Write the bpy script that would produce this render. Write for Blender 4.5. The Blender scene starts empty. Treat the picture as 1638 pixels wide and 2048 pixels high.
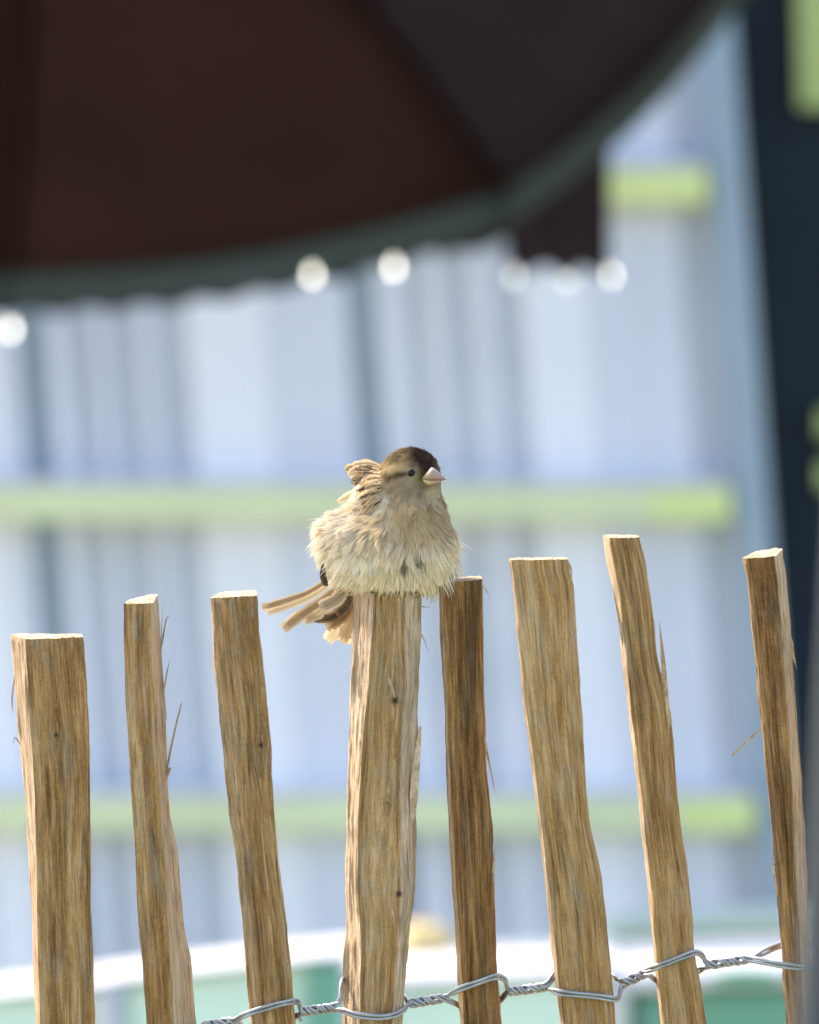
import bpy, math, random
import numpy as np
from mathutils import Vector

R_ = math.radians
random.seed(4); rng = np.random.default_rng(7)
sc = bpy.context.scene
C = sc.collection

# ------------------------------------------------------------------ camera, sky, sun, exposure
FOCUS = 5.0                                   # metres from lens to the fence
TILT = R_(3.0)                                # looking slightly down
FC = np.array([0.0, 0.0, 1.30])               # point of the fence the camera aims at
FW = np.array([0, math.cos(TILT), -math.sin(TILT)])
UP = np.array([0, math.sin(TILT), math.cos(TILT)])
RT = np.array([1.0, 0, 0])
CAM = FC - FOCUS * FW
K = 0.000244                                  # metres per photo pixel at the fence

cd = bpy.data.cameras.new('camera')
cam = bpy.data.objects.new('camera', cd); C.objects.link(cam)
cam.location = CAM
cam.rotation_euler = (R_(90) - TILT, 0, 0)
cd.sensor_fit = 'VERTICAL'; cd.sensor_height = 36
cd.lens = 36 * FOCUS / (2048 * K)
cd.clip_start = 0.1; cd.clip_end = 3000
cd.dof.use_dof = True; cd.dof.focus_distance = FOCUS
cd.dof.aperture_fstop = cd.lens / 29.0        # a 29 mm wide pupil
sc.camera = cam

SUN_AZ = R_(309); SUN_EL = R_(46)             # azimuth clockwise from +Y (away from camera); behind the fence, to the left
sun_dir = Vector((math.sin(SUN_AZ) * math.cos(SUN_EL), math.cos(SUN_AZ) * math.cos(SUN_EL), math.sin(SUN_EL)))
w = bpy.data.worlds.new('World'); sc.world = w; w.use_nodes = True
nt = w.node_tree
sky = nt.nodes.new('ShaderNodeTexSky'); sky.sky_type = 'NISHITA'; sky.sun_disc = False
sky.sun_elevation = SUN_EL; sky.sun_rotation = SUN_AZ
sky.dust_density = 3.0; sky.ozone_density = 1.0; sky.air_density = 1.0
bg = nt.nodes['Background']; bg.inputs['Strength'].default_value = 0.14
nt.links.new(sky.outputs[0], bg.inputs['Color'])
sl = bpy.data.lights.new('sun', 'SUN'); sl.energy = 2.0; sl.angle = R_(2.5); sl.color = (1.0, 0.93, 0.84)
so = bpy.data.objects.new('sun', sl); C.objects.link(so)
so.rotation_euler = (-sun_dir).to_track_quat('-Z', 'Y').to_euler()
so.location = (-6, 4, 9)

vs = sc.view_settings
vs.view_transform = 'Standard'; vs.look = 'None'; vs.gamma = 1; vs.use_curve_mapping = False
vs.exposure = 2.0
sc.render.engine = 'CYCLES'
sc.cycles.use_denoising = True
sc.cycles.max_bounces = 6

# ------------------------------------------------------------------ helpers
def P(px, py, Y):
    """World point(s) on the vertical plane y=Y whose place in the photo is (px, py)."""
    px, py, Y = np.broadcast_arrays(np.asarray(px, float), np.asarray(py, float), np.asarray(Y, float))
    d = FW[None] + ((px - 819).ravel()[:, None] * K / FOCUS) * RT[None] + ((1024 - py).ravel()[:, None] * K / FOCUS) * UP[None]
    t = (Y.ravel() - CAM[1]) / d[:, 1]
    out = CAM[None] + d * t[:, None]
    return out.reshape(px.shape + (3,))

def W(px, py, dep):
    """As P, but the depth behind the fence's front is given in photo pixels."""
    return P(px, py, np.asarray(dep, float) * K)

def mesh_obj(name, verts, faces, mat=None, parent=None, smooth=False, attrs=None, color=None):
    me = bpy.data.meshes.new(name)
    me.from_pydata([tuple(map(float, v)) for v in verts], [], [tuple(int(i) for i in f) for f in faces])
    for an, av in (attrs or {}).items():
        av = np.asarray(av, np.float32)
        if av.ndim == 1:
            a = me.attributes.new(an, 'FLOAT', 'POINT'); a.data.foreach_set('value', av)
        else:
            a = me.attributes.new(an, 'FLOAT_VECTOR', 'POINT'); a.data.foreach_set('vector', av.ravel())
    if color is not None:
        a = me.attributes.new('col', 'FLOAT_COLOR', 'POINT')
        c4 = np.ones((len(verts), 4), np.float32); c4[:, :3] = color
        a.data.foreach_set('color', c4.ravel())
    if smooth:
        me.polygons.foreach_set('use_smooth', [True] * len(me.polygons))
    me.update()
    o = bpy.data.objects.new(name, me); C.objects.link(o)
    if mat: me.materials.append(mat)
    if parent:
        o.parent = parent
        o.matrix_parent_inverse = parent.matrix_basis.inverted()
    return o

def empty(name, loc):
    o = bpy.data.objects.new(name, None); o.location = tuple(loc); o.empty_display_size = 0.05
    C.objects.link(o); return o

def tag(o, label, cat, group=None):
    o['label'] = label; o['category'] = cat
    if group: o['group'] = group
    return o

BOXF = [(0,1,2,3),(7,6,5,4),(0,4,5,1),(1,5,6,2),(2,6,7,3),(3,7,4,0)]
def box_verts(q_front, q_back):
    return list(q_front) + list(q_back)

def slab(name, quad, y0, y1, mat, parent):
    """A board whose front outline (photo pixels, on plane y=y0) is quad; it is extruded straight back to y1."""
    f = [P(x, y, y0) for x, y in quad]
    b = [np.array([v[0], y1, v[2]]) for v in f]
    return mesh_obj(name, f + b, BOXF, mat, parent)

def tube(pts, rad, n=8, closed_ends=True):
    pts = np.asarray(pts, float); m = len(pts)
    rad = np.broadcast_to(np.asarray(rad, float), (m,))
    T = np.gradient(pts, axis=0); T /= np.linalg.norm(T, axis=1)[:, None] + 1e-12
    ref = np.array([0, 0, 1.0]) if abs(T[0, 2]) < 0.9 else np.array([1.0, 0, 0])
    N = np.cross(T[0], ref); N /= np.linalg.norm(N)
    V = []; F = []
    for i in range(m):
        N = N - T[i] * N.dot(T[i]); N /= np.linalg.norm(N) + 1e-12
        B = np.cross(T[i], N)
        for j in range(n):
            a = 2 * math.pi * j / n
            V.append(pts[i] + rad[i] * (math.cos(a) * N + math.sin(a) * B))
    for i in range(m - 1):
        for j in range(n):
            F.append((i*n+j, i*n+(j+1) % n, (i+1)*n+(j+1) % n, (i+1)*n+j))
    if closed_ends:
        F.append(tuple(range(n))[::-1]); F.append(tuple((m-1)*n+j for j in range(n)))
    return V, F

def catmull(pts, per=8):
    p = np.asarray(pts, float); p = np.vstack([2*p[0]-p[1], p, 2*p[-1]-p[-2]])
    out = []
    for i in range(1, len(p) - 2):
        for t in np.linspace(0, 1, per, endpoint=False):
            a, b, c, d = p[i-1], p[i], p[i+1], p[i+2]
            out.append(0.5*((2*b)+(-a+c)*t+(2*a-5*b+4*c-d)*t*t+(-a+3*b-3*c+d)*t**3))
    out.append(p[-2]); return np.array(out)

def mat_new(name):
    m = bpy.data.materials.new(name); m.use_nodes = True
    return m, m.node_tree, m.node_tree.nodes['Principled BSDF']

def plain(name, col, rough=0.6, metal=0.0, var=0.08, scale=6.0, bump=0.0, spec=0.5):
    """Paint / plastic / cloth: base colour with a little uneven tint and roughness."""
    m, t, b = mat_new(name)
    tc = t.nodes.new('ShaderNodeTexCoord'); n = t.nodes.new('ShaderNodeTexNoise')
    n.inputs['Scale'].default_value = scale; n.inputs['Detail'].default_value = 5
    t.links.new(tc.outputs['Object'], n.inputs['Vector'])
    r = t.nodes.new('ShaderNodeValToRGB')
    c0 = [max(0, c*(1-var)) for c in col]; c1 = [min(1, c*(1+var)) for c in col]
    r.color_ramp.elements[0].position = .3; r.color_ramp.elements[1].position = .7
    r.color_ramp.elements[0].color = (*c0, 1); r.color_ramp.elements[1].color = (*c1, 1)
    t.links.new(n.outputs['Fac'], r.inputs['Fac']); t.links.new(r.outputs['Color'], b.inputs['Base Color'])
    b.inputs['Roughness'].default_value = rough; b.inputs['Metallic'].default_value = metal
    b.inputs['Specular IOR Level'].default_value = spec
    if bump:
        bn = t.nodes.new('ShaderNodeBump'); bn.inputs['Strength'].default_value = bump; bn.inputs['Distance'].default_value = .01
        t.links.new(n.outputs['Fac'], bn.inputs['Height']); t.links.new(bn.outputs['Normal'], b.inputs['Normal'])
    return m

# ------------------------------------------------------------------ materials
def wood_material():
    m, t, b = mat_new('cleft_chestnut')
    L = t.links.new; N = t.nodes.new
    guv = N('ShaderNodeAttribute'); guv.attribute_name = 'guv'
    tone = N('ShaderNodeAttribute'); tone.attribute_name = 'tone'
    fresh_lit = N('ShaderNodeAttribute'); fresh_lit.attribute_name = 'fresh_lit'
    knot = N('ShaderNodeAttribute'); knot.attribute_name = 'knot'
    warm = N('ShaderNodeAttribute'); warm.attribute_name = 'warm'
    def noise(sc3, detail, rough=.6, dist=0.0):
        mp = N('ShaderNodeMapping'); mp.inputs['Scale'].default_value = sc3
        L(guv.outputs['Vector'], mp.inputs['Vector'])
        n = N('ShaderNodeTexNoise'); n.inputs['Scale'].default_value = 1
        n.inputs['Detail'].default_value = detail; n.inputs['Roughness'].default_value = rough
        n.inputs['Distortion'].default_value = dist
        L(mp.outputs[0], n.inputs['Vector']); return n.outputs['Fac']
    broad = noise((.055, .0035, 1), 5, .6, .35)
    streak = noise((.30, .010, 1), 6, .65, .25)
    fine = noise((.9, .028, 1), 4, .7)
    speck = noise((.22, .16, 1), 5, .75)
    def math_(op, a, bb):
        n = N('ShaderNodeMath'); n.operation = op
        for i, v in enumerate((a, bb)):
            if isinstance(v, (int, float)): n.inputs[i].default_value = v
            else: L(v, n.inputs[i])
        return n.outputs[0]
    g = math_('ADD', math_('MULTIPLY', broad, .42), math_('ADD', math_('MULTIPLY', streak, .40), math_('MULTIPLY', speck, .18)))
    g = math_('ADD', math_('MULTIPLY', math_('SUBTRACT', g, .5), 3.0), .5)
    g = math_('ADD', g, tone.outputs['Fac'])
    rp = N('ShaderNodeValToRGB'); e = rp.color_ramp.elements
    e[0].position = .03; e[0].color = (.115, .062, .022, 1)
    e[1].position = .97; e[1].color = (.72, .54, .32, 1)
    x = e.new(.36); x.color = (.335, .192, .070, 1)
    x = e.new(.62); x.color = (.525, .336, .142, 1)
    L(g, rp.inputs['Fac'])
    # freshly split wood: pale, thin brown lines; lit faces painted paler with it
    rf = N('ShaderNodeValToRGB'); e = rf.color_ramp.elements
    e[0].position = .30; e[0].color = (.36, .235, .13, 1)
    e[1].position = .58; e[1].color = (.77, .63, .48, 1)
    L(streak, rf.inputs['Fac'])
    mx = N('ShaderNodeMix'); mx.data_type = 'RGBA'
    L(fresh_lit.outputs['Fac'], mx.inputs['Factor']); L(rp.outputs['Color'], mx.inputs[6]); L(rf.outputs['Color'], mx.inputs[7])
    wz = N('ShaderNodeValToRGB'); e = wz.color_ramp.elements
    e[0].position = .50; e[0].color = (0, 0, 0, 1); e[1].position = .68; e[1].color = (.75, .75, .75, 1)
    L(noise((.035, .0075, 1.7), 5, .65, .5), wz.inputs['Fac'])
    mg = N('ShaderNodeMix'); mg.data_type = 'RGBA'
    L(wz.outputs['Color'], mg.inputs['Factor']); L(mx.outputs[2], mg.inputs[6])
    gr = N('ShaderNodeValToRGB'); e = gr.color_ramp.elements
    e[0].position = .2; e[0].color = (.17, .125, .078, 1); e[1].position = .8; e[1].color = (.56, .47, .35, 1)
    L(g, gr.inputs['Fac']); L(gr.outputs['Color'], mg.inputs[7])
    st = N('ShaderNodeValToRGB'); e = st.color_ramp.elements
    e[0].position = .30; e[0].color = (.50, .44, .36, 1); e[1].position = .46; e[1].color = (1, 1, 1, 1)
    L(noise((.06, .0055, 2.3), 6, .7, .6), st.inputs['Fac'])
    ms = N('ShaderNodeMix'); ms.data_type = 'RGBA'; ms.blend_type = 'MULTIPLY'; ms.inputs['Factor'].default_value = .85
    L(mg.outputs[2], ms.inputs[6]); L(st.outputs['Color'], ms.inputs[7])
    # thin dark cracks
    cr = N('ShaderNodeValToRGB'); e = cr.color_ramp.elements
    e[0].position = .30; e[0].color = (.42, .36, .30, 1); e[1].position = .41; e[1].color = (1, 1, 1, 1)
    L(fine, cr.inputs['Fac'])
    mc = N('ShaderNodeMix'); mc.data_type = 'RGBA'; mc.blend_type = 'MULTIPLY'; mc.inputs['Factor'].default_value = .95
    L(ms.outputs[2], mc.inputs[6]); L(cr.outputs['Color'], mc.inputs[7])
    mw = N('ShaderNodeMix'); mw.data_type = 'RGBA'; mw.blend_type = 'MULTIPLY'
    L(warm.outputs['Fac'], mw.inputs['Factor']); L(mc.outputs[2], mw.inputs[6]); mw.inputs[7].default_value = (1.0, .76, .44, 1)
    mk = N('ShaderNodeMix'); mk.data_type = 'RGBA'
    L(knot.outputs['Fac'], mk.inputs['Factor']); L(mw.outputs[2], mk.inputs[6]); mk.inputs[7].default_value = (.06, .035, .02, 1)
    L(mk.outputs[2], b.inputs['Base Color'])
    b.inputs['Roughness'].default_value = .72; b.inputs['Specular IOR Level'].default_value = .25
    hh = math_('ADD', math_('MULTIPLY', fine, .6), streak)
    bn = N('ShaderNodeBump'); bn.inputs['Strength'].default_value = 1.0; bn.inputs['Distance'].default_value = .0016
    L(hh, bn.inputs['Height']); L(bn.outputs['Normal'], b.inputs['Normal'])
    return m
WOOD = wood_material()

def feather_material():
    m, t, b = mat_new('plumage')
    L = t.links.new; N = t.nodes.new
    a = N('ShaderNodeAttribute'); a.attribute_name = 'col'
    d = N('ShaderNodeBsdfDiffuse'); d.inputs['Roughness'].default_value = .6
    tr = N('ShaderNodeBsdfTranslucent'); mx = N('ShaderNodeMixShader'); mx.inputs[0].default_value = .30
    L(a.outputs['Color'], d.inputs['Color']); L(a.outputs['Color'], tr.inputs['Color'])
    L(d.outputs[0], mx.inputs[1]); L(tr.outputs[0], mx.inputs[2])
    L(mx.outputs[0], t.nodes['Material Output'].inputs['Surface'])
    return m
FEATHER = feather_material()
GALV = plain('galvanised_wire', (.36, .36, .36), rough=.42, metal=.75, var=.25, scale=160)
EYE = plain('eye', (.006, .005, .005), rough=.02, var=.1, spec=.22)
def attr_mat(name, rough):
    m, t, b = mat_new(name)
    a = t.nodes.new('ShaderNodeAttribute'); a.attribute_name = 'col'
    n = t.nodes.new('ShaderNodeTexNoise'); n.inputs['Scale'].default_value = 900; n.inputs['Detail'].default_value = 3
    mx = t.nodes.new('ShaderNodeMix'); mx.data_type = 'RGBA'; mx.blend_type = 'OVERLAY'; mx.inputs['Factor'].default_value = .18
    t.links.new(a.outputs['Color'], mx.inputs[6]); t.links.new(n.outputs['Fac'], mx.inputs[7])
    t.links.new(mx.outputs[2], b.inputs['Base Color']); b.inputs['Roughness'].default_value = rough
    return m
HORN = attr_mat('horn', .38)
SKIN = plain('leg_skin', (.16, .085, .055), rough=.5, var=.25, scale=700)
S_BRIGHT = plain('sheet_pale_lit', (.77, .77, .81), rough=.45, var=.03)  # sheet tones paint the light and shade of ribbed cladding
S_MID = plain('sheet_grey_shade', (.53, .555, .615), rough=.45, var=.05)
S_SOFT = plain('sheet_soft_shade', (.62, .635, .70), rough=.45, var=.04)
S_DARK = plain('sheet_slate_shade', (.25, .31, .37), rough=.45, var=.06)
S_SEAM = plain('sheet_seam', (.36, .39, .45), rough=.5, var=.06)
LEDGE = plain('rail_cap', (.62, .61, .64), rough=.5, var=.04)
LIME = plain('lime_paint', (.68, .75, .30), rough=.5, var=.07)
LIME_PALE = plain('lime_paint_faded', (.66, .71, .42), rough=.5, var=.08)
LIME_DEEP = plain('lime_paint_deep', (.38, .45, .15), rough=.5, var=.08)
POSTM = plain('corner_post_paint', (.28, .36, .42), rough=.4, var=.06)
NAVY = plain('navy_door_paint', (.010, .018, .025), rough=.7, var=.15, spec=.2)
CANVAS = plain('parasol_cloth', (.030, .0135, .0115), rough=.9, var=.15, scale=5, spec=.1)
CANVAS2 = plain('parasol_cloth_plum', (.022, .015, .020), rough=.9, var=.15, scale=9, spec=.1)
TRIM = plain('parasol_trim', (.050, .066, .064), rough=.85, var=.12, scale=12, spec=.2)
FRAME = plain('parasol_frame', (.02, .02, .021), rough=.5, var=.1)
MINT = plain('mint_plastic', (.58, .74, .61), rough=.45, var=.05)
MINT2 = plain('green_plastic', (.13, .33, .235), rough=.45, var=.1)
WHITE = plain('white_plastic', (.60, .58, .57), rough=.4, var=.03)
SAGE = plain('sage_plastic', (.44, .50, .40), rough=.5, var=.05)
CREAM = plain('cream_cloth', (.62, .45, .20), rough=.9, var=.08)
SLATE = plain('slate_metal', (.022, .030, .036), spec=.2, rough=.75, var=.15, scale=14, bump=.1)
GRAVEL = None

def ground_material():
    m, t, b = mat_new('gravel_and_turf')
    L = t.links.new; N = t.nodes.new
    tc = N('ShaderNodeTexCoord')
    n1 = N('ShaderNodeTexNoise'); n1.inputs['Scale'].default_value = .35; n1.inputs['Detail'].default_value = 6
    v = N('ShaderNodeTexVoronoi'); v.inputs['Scale'].default_value = 55
    L(tc.outputs['Object'], n1.inputs['Vector']); L(tc.outputs['Object'], v.inputs['Vector'])
    r = N('ShaderNodeValToRGB'); e = r.color_ramp.elements
    e[0].position = .40; e[0].color = (.40, .34, .26, 1); e[1].position = .62; e[1].color = (.11, .15, .05, 1)
    L(n1.outputs['Fac'], r.inputs['Fac'])
    mx = N('ShaderNodeMix'); mx.data_type = 'RGBA'; mx.blend_type = 'OVERLAY'; mx.inputs['Factor'].default_value = .5
    L(r.outputs['Color'], mx.inputs[6]); L(v.outputs['Color'], mx.inputs[7])
    L(mx.outputs[2], b.inputs['Base Color']); b.inputs['Roughness'].default_value = .95
    bn = N('ShaderNodeBump'); bn.inputs['Strength'].default_value = .6; bn.inputs['Distance'].default_value = .02
    L(v.outputs['Distance'], bn.inputs['Height']); L(bn.outputs['Normal'], b.inputs['Normal'])
    return m

# ------------------------------------------------------------------ ground
G = 1500.0
g = mesh_obj('ground', [(-G,-G,0),(G,-G,0),(G,G,0),(-G,G,0)], [(0,1,2,3)], ground_material())
g['kind'] = 'structure'

# ------------------------------------------------------------------ the shed behind
YW = 7.0                                       # its front face
LEAN = 0.075
def sx(x, y): return x + LEAN * (y - 800)
shed = empty('shed', (0, YW, 0))
tag(shed, 'pale blue-grey sheet-clad shed with lime green rails behind the fence', 'shed')
cols = [(0,45,S_SOFT),(45,100,S_DARK),(100,145,S_SOFT),(145,192,S_MID),(192,225,S_SOFT),(225,286,S_MID),(286,324,S_SOFT),  # rib and groove shading painted as bands of panel tone
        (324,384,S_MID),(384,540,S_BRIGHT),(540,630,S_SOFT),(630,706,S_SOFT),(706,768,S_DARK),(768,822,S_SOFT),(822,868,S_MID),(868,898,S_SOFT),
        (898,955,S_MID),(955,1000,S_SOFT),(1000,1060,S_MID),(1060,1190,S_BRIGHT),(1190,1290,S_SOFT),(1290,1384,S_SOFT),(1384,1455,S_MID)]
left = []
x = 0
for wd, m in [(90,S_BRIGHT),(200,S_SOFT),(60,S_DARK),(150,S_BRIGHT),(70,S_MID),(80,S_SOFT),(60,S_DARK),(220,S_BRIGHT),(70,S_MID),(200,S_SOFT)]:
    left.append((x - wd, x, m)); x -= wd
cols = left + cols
PX_GROUND = 1024 + 2300
rails = [-265, 372, 1008, 1628, 2250]
rows = [(-900, rails[0]-50)] + [(rails[i]+36, rails[i+1]-50) for i in range(4)] + [(rails[4]+36, PX_GROUND)]
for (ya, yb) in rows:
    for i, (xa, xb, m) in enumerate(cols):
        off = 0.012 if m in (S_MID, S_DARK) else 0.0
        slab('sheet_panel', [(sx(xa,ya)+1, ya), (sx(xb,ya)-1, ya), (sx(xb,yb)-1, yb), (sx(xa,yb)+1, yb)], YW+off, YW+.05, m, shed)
segs = [(-1200,370,LIME_PALE),(370,560,LIME_PALE),(560,1040,LIME_PALE),(1040,1288,LIME_PALE),(1288,1448,LIME)]
for ry in rails:
    # shadow gap strip above, cap ledge, then the lime rail itself
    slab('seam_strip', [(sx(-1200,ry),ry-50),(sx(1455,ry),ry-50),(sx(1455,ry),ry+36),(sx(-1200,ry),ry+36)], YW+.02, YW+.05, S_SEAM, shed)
    slab('rail_cap', [(sx(-1200,ry),ry-47),(sx(1440,ry),ry-47),(sx(1440,ry),ry-33),(sx(-1200,ry),ry-33)], YW-.045, YW+.019, LEDGE, shed)
    for xa, xb, m in segs:
        if ry == 372 and xa >= 1040: m = LIME
        slab('rail_board', [(sx(xa,ry)+.5,ry-32),(sx(xb,ry)-.5,ry-32),(sx(xb,ry)-.5,ry+34),(sx(xa,ry)+.5,ry+34)], YW-.04, YW+.019, m, shed)
slab('corner_post', [(sx(1456,-900),-900),(sx(1524,-900),-900),(sx(1524,PX_GROUND),PX_GROUND),(sx(1456,PX_GROUND),PX_GROUND)], YW-.03, YW+.06, POSTM, shed)
door = slab('door', [(sx(1525,-900),-900),(2500,-900),(2700,PX_GROUND),(sx(1525,PX_GROUND),PX_GROUND)], YW+.04, YW+.08, NAVY, shed)
slab('lime_strip', [(1582,-500),(1690,-500),(1708,215),(1600,215)], YW+.01, YW+.04, LIME_DEEP, door)
for yy in (848, 952):
    slab('lime_block', [(1640,yy-26),(1700,yy-26),(1700,yy+26),(1640,yy+26)], YW+.01, YW+.04, LIME_DEEP, door)
# roof and ends so that it is a building from other sides too
tl = P(sx(-1200,-900), -900, YW); tr_ = P(2500, -900, YW)
mesh_obj('roof', [(tl[0]-.2,YW-.15,tl[2]),(tr_[0]+.2,YW-.15,tl[2]),(tr_[0]+.2,YW+2.4,tl[2]+.35),(tl[0]-.2,YW+2.4,tl[2]+.35),
                  (tl[0]-.2,YW-.15,tl[2]+.06),(tr_[0]+.2,YW-.15,tl[2]+.06),(tr_[0]+.2,YW+2.4,tl[2]+.41),(tl[0]-.2,YW+2.4,tl[2]+.41)], BOXF, S_DARK, shed)
bl = P(sx(-1200,PX_GROUND), PX_GROUND, YW); br = P(2700, PX_GROUND, YW)
for nm, a, b_ in (('side_wall', tl, bl), ('side_wall', tr_, br)):
    s = 1 if a is tl else -1
    mesh_obj(nm, [(b_[0],YW+.081,0),(b_[0]+s*.05,YW+.081,0),(b_[0]+s*.05,YW+2.2,0),(b_[0],YW+2.2,0),
                  (a[0],YW+.081,a[2]-.005),(a[0]+s*.05,YW+.081,a[2]-.005),(a[0]+s*.05,YW+2.2,a[2]+.28),(a[0],YW+2.2,a[2]+.28)], BOXF, S_SOFT, shed)

# ------------------------------------------------------------------ garden storage boxes in front of the shed
def storage_box(label, quad, Y, depth, bodym, lidm, group='storage boxes in front of the shed', lid_px=40, posts=()):
    """quad: (x_left, y_left), (x_right, y_right) of the lid's front top edge in the photo, at plane Y (right end may recede)."""
    (xl, yl, Yl), (xr, yr, Yr) = quad
    a = P(xl, yl, Yl); b = P(xr, yr, Yr)
    top = (a[2] + b[2]) / 2
    root = empty('storage_box', ((a[0]+b[0])/2, (a[1]+b[1])/2, 0))
    tag(root, label, 'storage box', group)
    ux = (b - a); ux[2] = 0; Lx = np.linalg.norm(ux); ux /= Lx
    uy = np.array([-ux[1], ux[0], 0]);
    if uy[1] < 0: uy = -uy
    up = np.array([0, 0, 1.0])
    lid_h = lid_px * K * (Y + FOCUS) / FOCUS
    def hexa(nm, x0, x1, y0, y1, za, zb, m, par, slope=True, inset=0):
        def pt(x, y, z): 
            f = x / Lx
            zz = z + ((a[2] * (1-f) + b[2] * f) if slope else 0)
            q = a + ux * x + uy * y; return (q[0], q[1], zz)
        V = [pt(x0,y0,za),pt(x1,y0,za),pt(x1,y1,za),pt(x0,y1,za),pt(x0+inset,y0+inset,zb),pt(x1-inset,y0+inset,zb),pt(x1-inset,y1-inset,zb),pt(x0+inset,y1-inset,zb)]
        if not slope:
            V[:4] = [(v[0], v[1], za) for v in V[:4]]
        o = mesh_obj(nm, V, BOXF, m, par)
        bv = o.modifiers.new('edge', 'BEVEL'); bv.width = .012; bv.segments = 3
        return o
    lid = hexa('lid', -.01, Lx+.01, -.01, depth+.01, -lid_h, 0.0, lidm, root, inset=.008)
    # body: bottom on the ground, top following the lid
    def bp(x, y, z, f): q = a + ux*x + uy*y; return (q[0], q[1], z)
    zl, zr = a[2]-lid_h-.001, b[2]-lid_h-.001
    V = [bp(.02,.02,0,0),bp(Lx-.02,.02,0,1),bp(Lx-.02,depth-.02,0,1),bp(.02,depth-.02,0,0),
         bp(.01,.01,zl,0),bp(Lx-.01,.01,zr,1),bp(Lx-.01,depth-.01,zr,1),bp(.01,depth-.01,zl,0)]
    body = mesh_obj('body', V, BOXF, bodym, root)
    bv = body.modifiers.new('edge', 'BEVEL'); bv.width = .01; bv.segments = 2
    for (fx, wpx, pm) in posts:
        ww = wpx * K * (Y+FOCUS)/FOCUS; xx = fx * Lx
        V = [bp(xx,-.012,0,0),bp(xx+ww,-.012,0,0),bp(xx+ww,.03,0,0),bp(xx,.03,0,0),
             bp(xx,-.012,a[2]*(1-fx)+b[2]*fx-lid_h-.004,0),bp(xx+ww,-.012,a[2]*(1-fx)+b[2]*fx-lid_h-.004,0),bp(xx+ww,.03,a[2]*(1-fx)+b[2]*fx-lid_h-.004,0),bp(xx,.03,a[2]*(1-fx)+b[2]*fx-lid_h-.004,0)]
        mesh_obj('corner_strip', V, BOXF, pm, root)
    return root
YB = 4.0
storage_box('mint green storage box with thin white sloping lid and white upright strip', [(-420, 2026, YB), (214, 1955, YB)], YB, .12, MINT, WHITE, posts=[(.955, 34, WHITE)], lid_px=14)
storage_box('mint green storage box with white lid and dark green end panel', [(222, 1950, YB), (700, 1896, YB)], YB, .12, MINT, WHITE, posts=[(.815, 74, MINT2)], lid_px=16)
storage_box('mint green storage box with deep white lid carrying the cream bundle', [(712, 1952, YB), (1236, 1925, YB)], YB, .26, MINT, WHITE, posts=[(.965, 26, WHITE)], lid_px=28)
wide = storage_box('dark green storage box with deepest white lid', [(1246, 1938, YB), (1850, 1913, YB)], YB, .26, MINT2, WHITE, lid_px=48)
h = P(1492, 1951, YB-.010)
# carrying slot in its lid front
V = []; F = []
for j in range(20):
    a = 2*math.pi*j/20
    V.append((h[0]+.030*math.cos(a), h[1]+.0, h[2]+.0060*math.sin(a)))
for j in range(20):
    a = 2*math.pi*j/20
    V.append((h[0]+.030*math.cos(a), h[1]-.014, h[2]+.0060*math.sin(a)))
F = [tuple(range(20)), tuple(range(39, 19, -1))] + [(j, (j+1) % 20, 20+(j+1) % 20, 20+j) for j in range(20)]
mesh_obj('handle', V, F, MINT2, wide)
storage_box('sage grey storage box standing behind the dark green one', [(1215, 1838, YB+.9), (1900, 1800, YB+.9)], YB+.9, .05, SAGE, SAGE, lid_px=40)
# cream bundle
cb = P(842, 1876, YB+.2)
V = []; F = []
nu, nv = 28, 14
for i in range(nv+1):
    th = math.pi*i/nv
    for j in range(nu):
        ph = 2*math.pi*j/nu
        r = 1+.09*math.sin(3*ph+1)*math.sin(th)+.05*math.sin(7*ph+2*th)
        V.append((cb[0]+.028*r*math.sin(th)*math.cos(ph), cb[1]+.026*r*math.sin(th)*math.sin(ph), cb[2]-.006+.021*math.cos(th)*(1+.1*math.sin(2*ph))))
for i in range(nv):
    for j in range(nu):
        F.append((i*nu+j, (i+1)*nu+j, (i+1)*nu+(j+1) % nu, i*nu+(j+1) % nu))
bun = mesh_obj('cloth_bundle', V, F, CREAM, None, True)
tag(bun, 'small cream rounded bundle lying on a deep white box lid', 'bundle')

# ------------------------------------------------------------------ tilted side-arm parasol
YP = 5.4
par_scale = K * (YP + FOCUS) / FOCUS
PC = P(85, -192, YP)                            # centre of the rim
fsin = 0.494; fcos = math.sqrt(1 - fsin**2)
PU = np.array([1.0, 0, 0]); PV = UP * fsin - FW * fcos; PN = np.cross(PU, PV)   # PN: side facing camera or away
if PN.dot(FW) > 0: PN = -PN                     # PN points out of the underside
RP = 1440 * par_scale
root = empty('parasol', (PC[0]-1.75, PC[1]+.5, 0))
tag(root, 'dark maroon tilted octagonal parasol with grey-green trim, hanging over the shed front', 'parasol')
angs = [R_(-95 + 45*i) for i in range(8)]
rim = [PC + RP*(math.cos(a)*PU + math.sin(a)*PV) for a in angs]
apex = PC - PN * .30
def sag(i, s, t):
    """point on canopy: s along edge i (0..1), t from rim (0) to apex (1)"""
    a, b = rim[i], rim[(i+1) % 8]
    e = a*(1-s) + b*s
    p = e*(1-t) + apex*t
    bulge = .035*math.sin(math.pi*t) - .03*math.sin(math.pi*s)*(1-t)*0.6
    # rounded hem: outline bows slightly outwards
    out = (e - PC); out /= np.linalg.norm(out)
    return p - PN*bulge + out * .012*math.sin(math.pi*s)*(1-t)
ns, ntt = 10, 10
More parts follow.
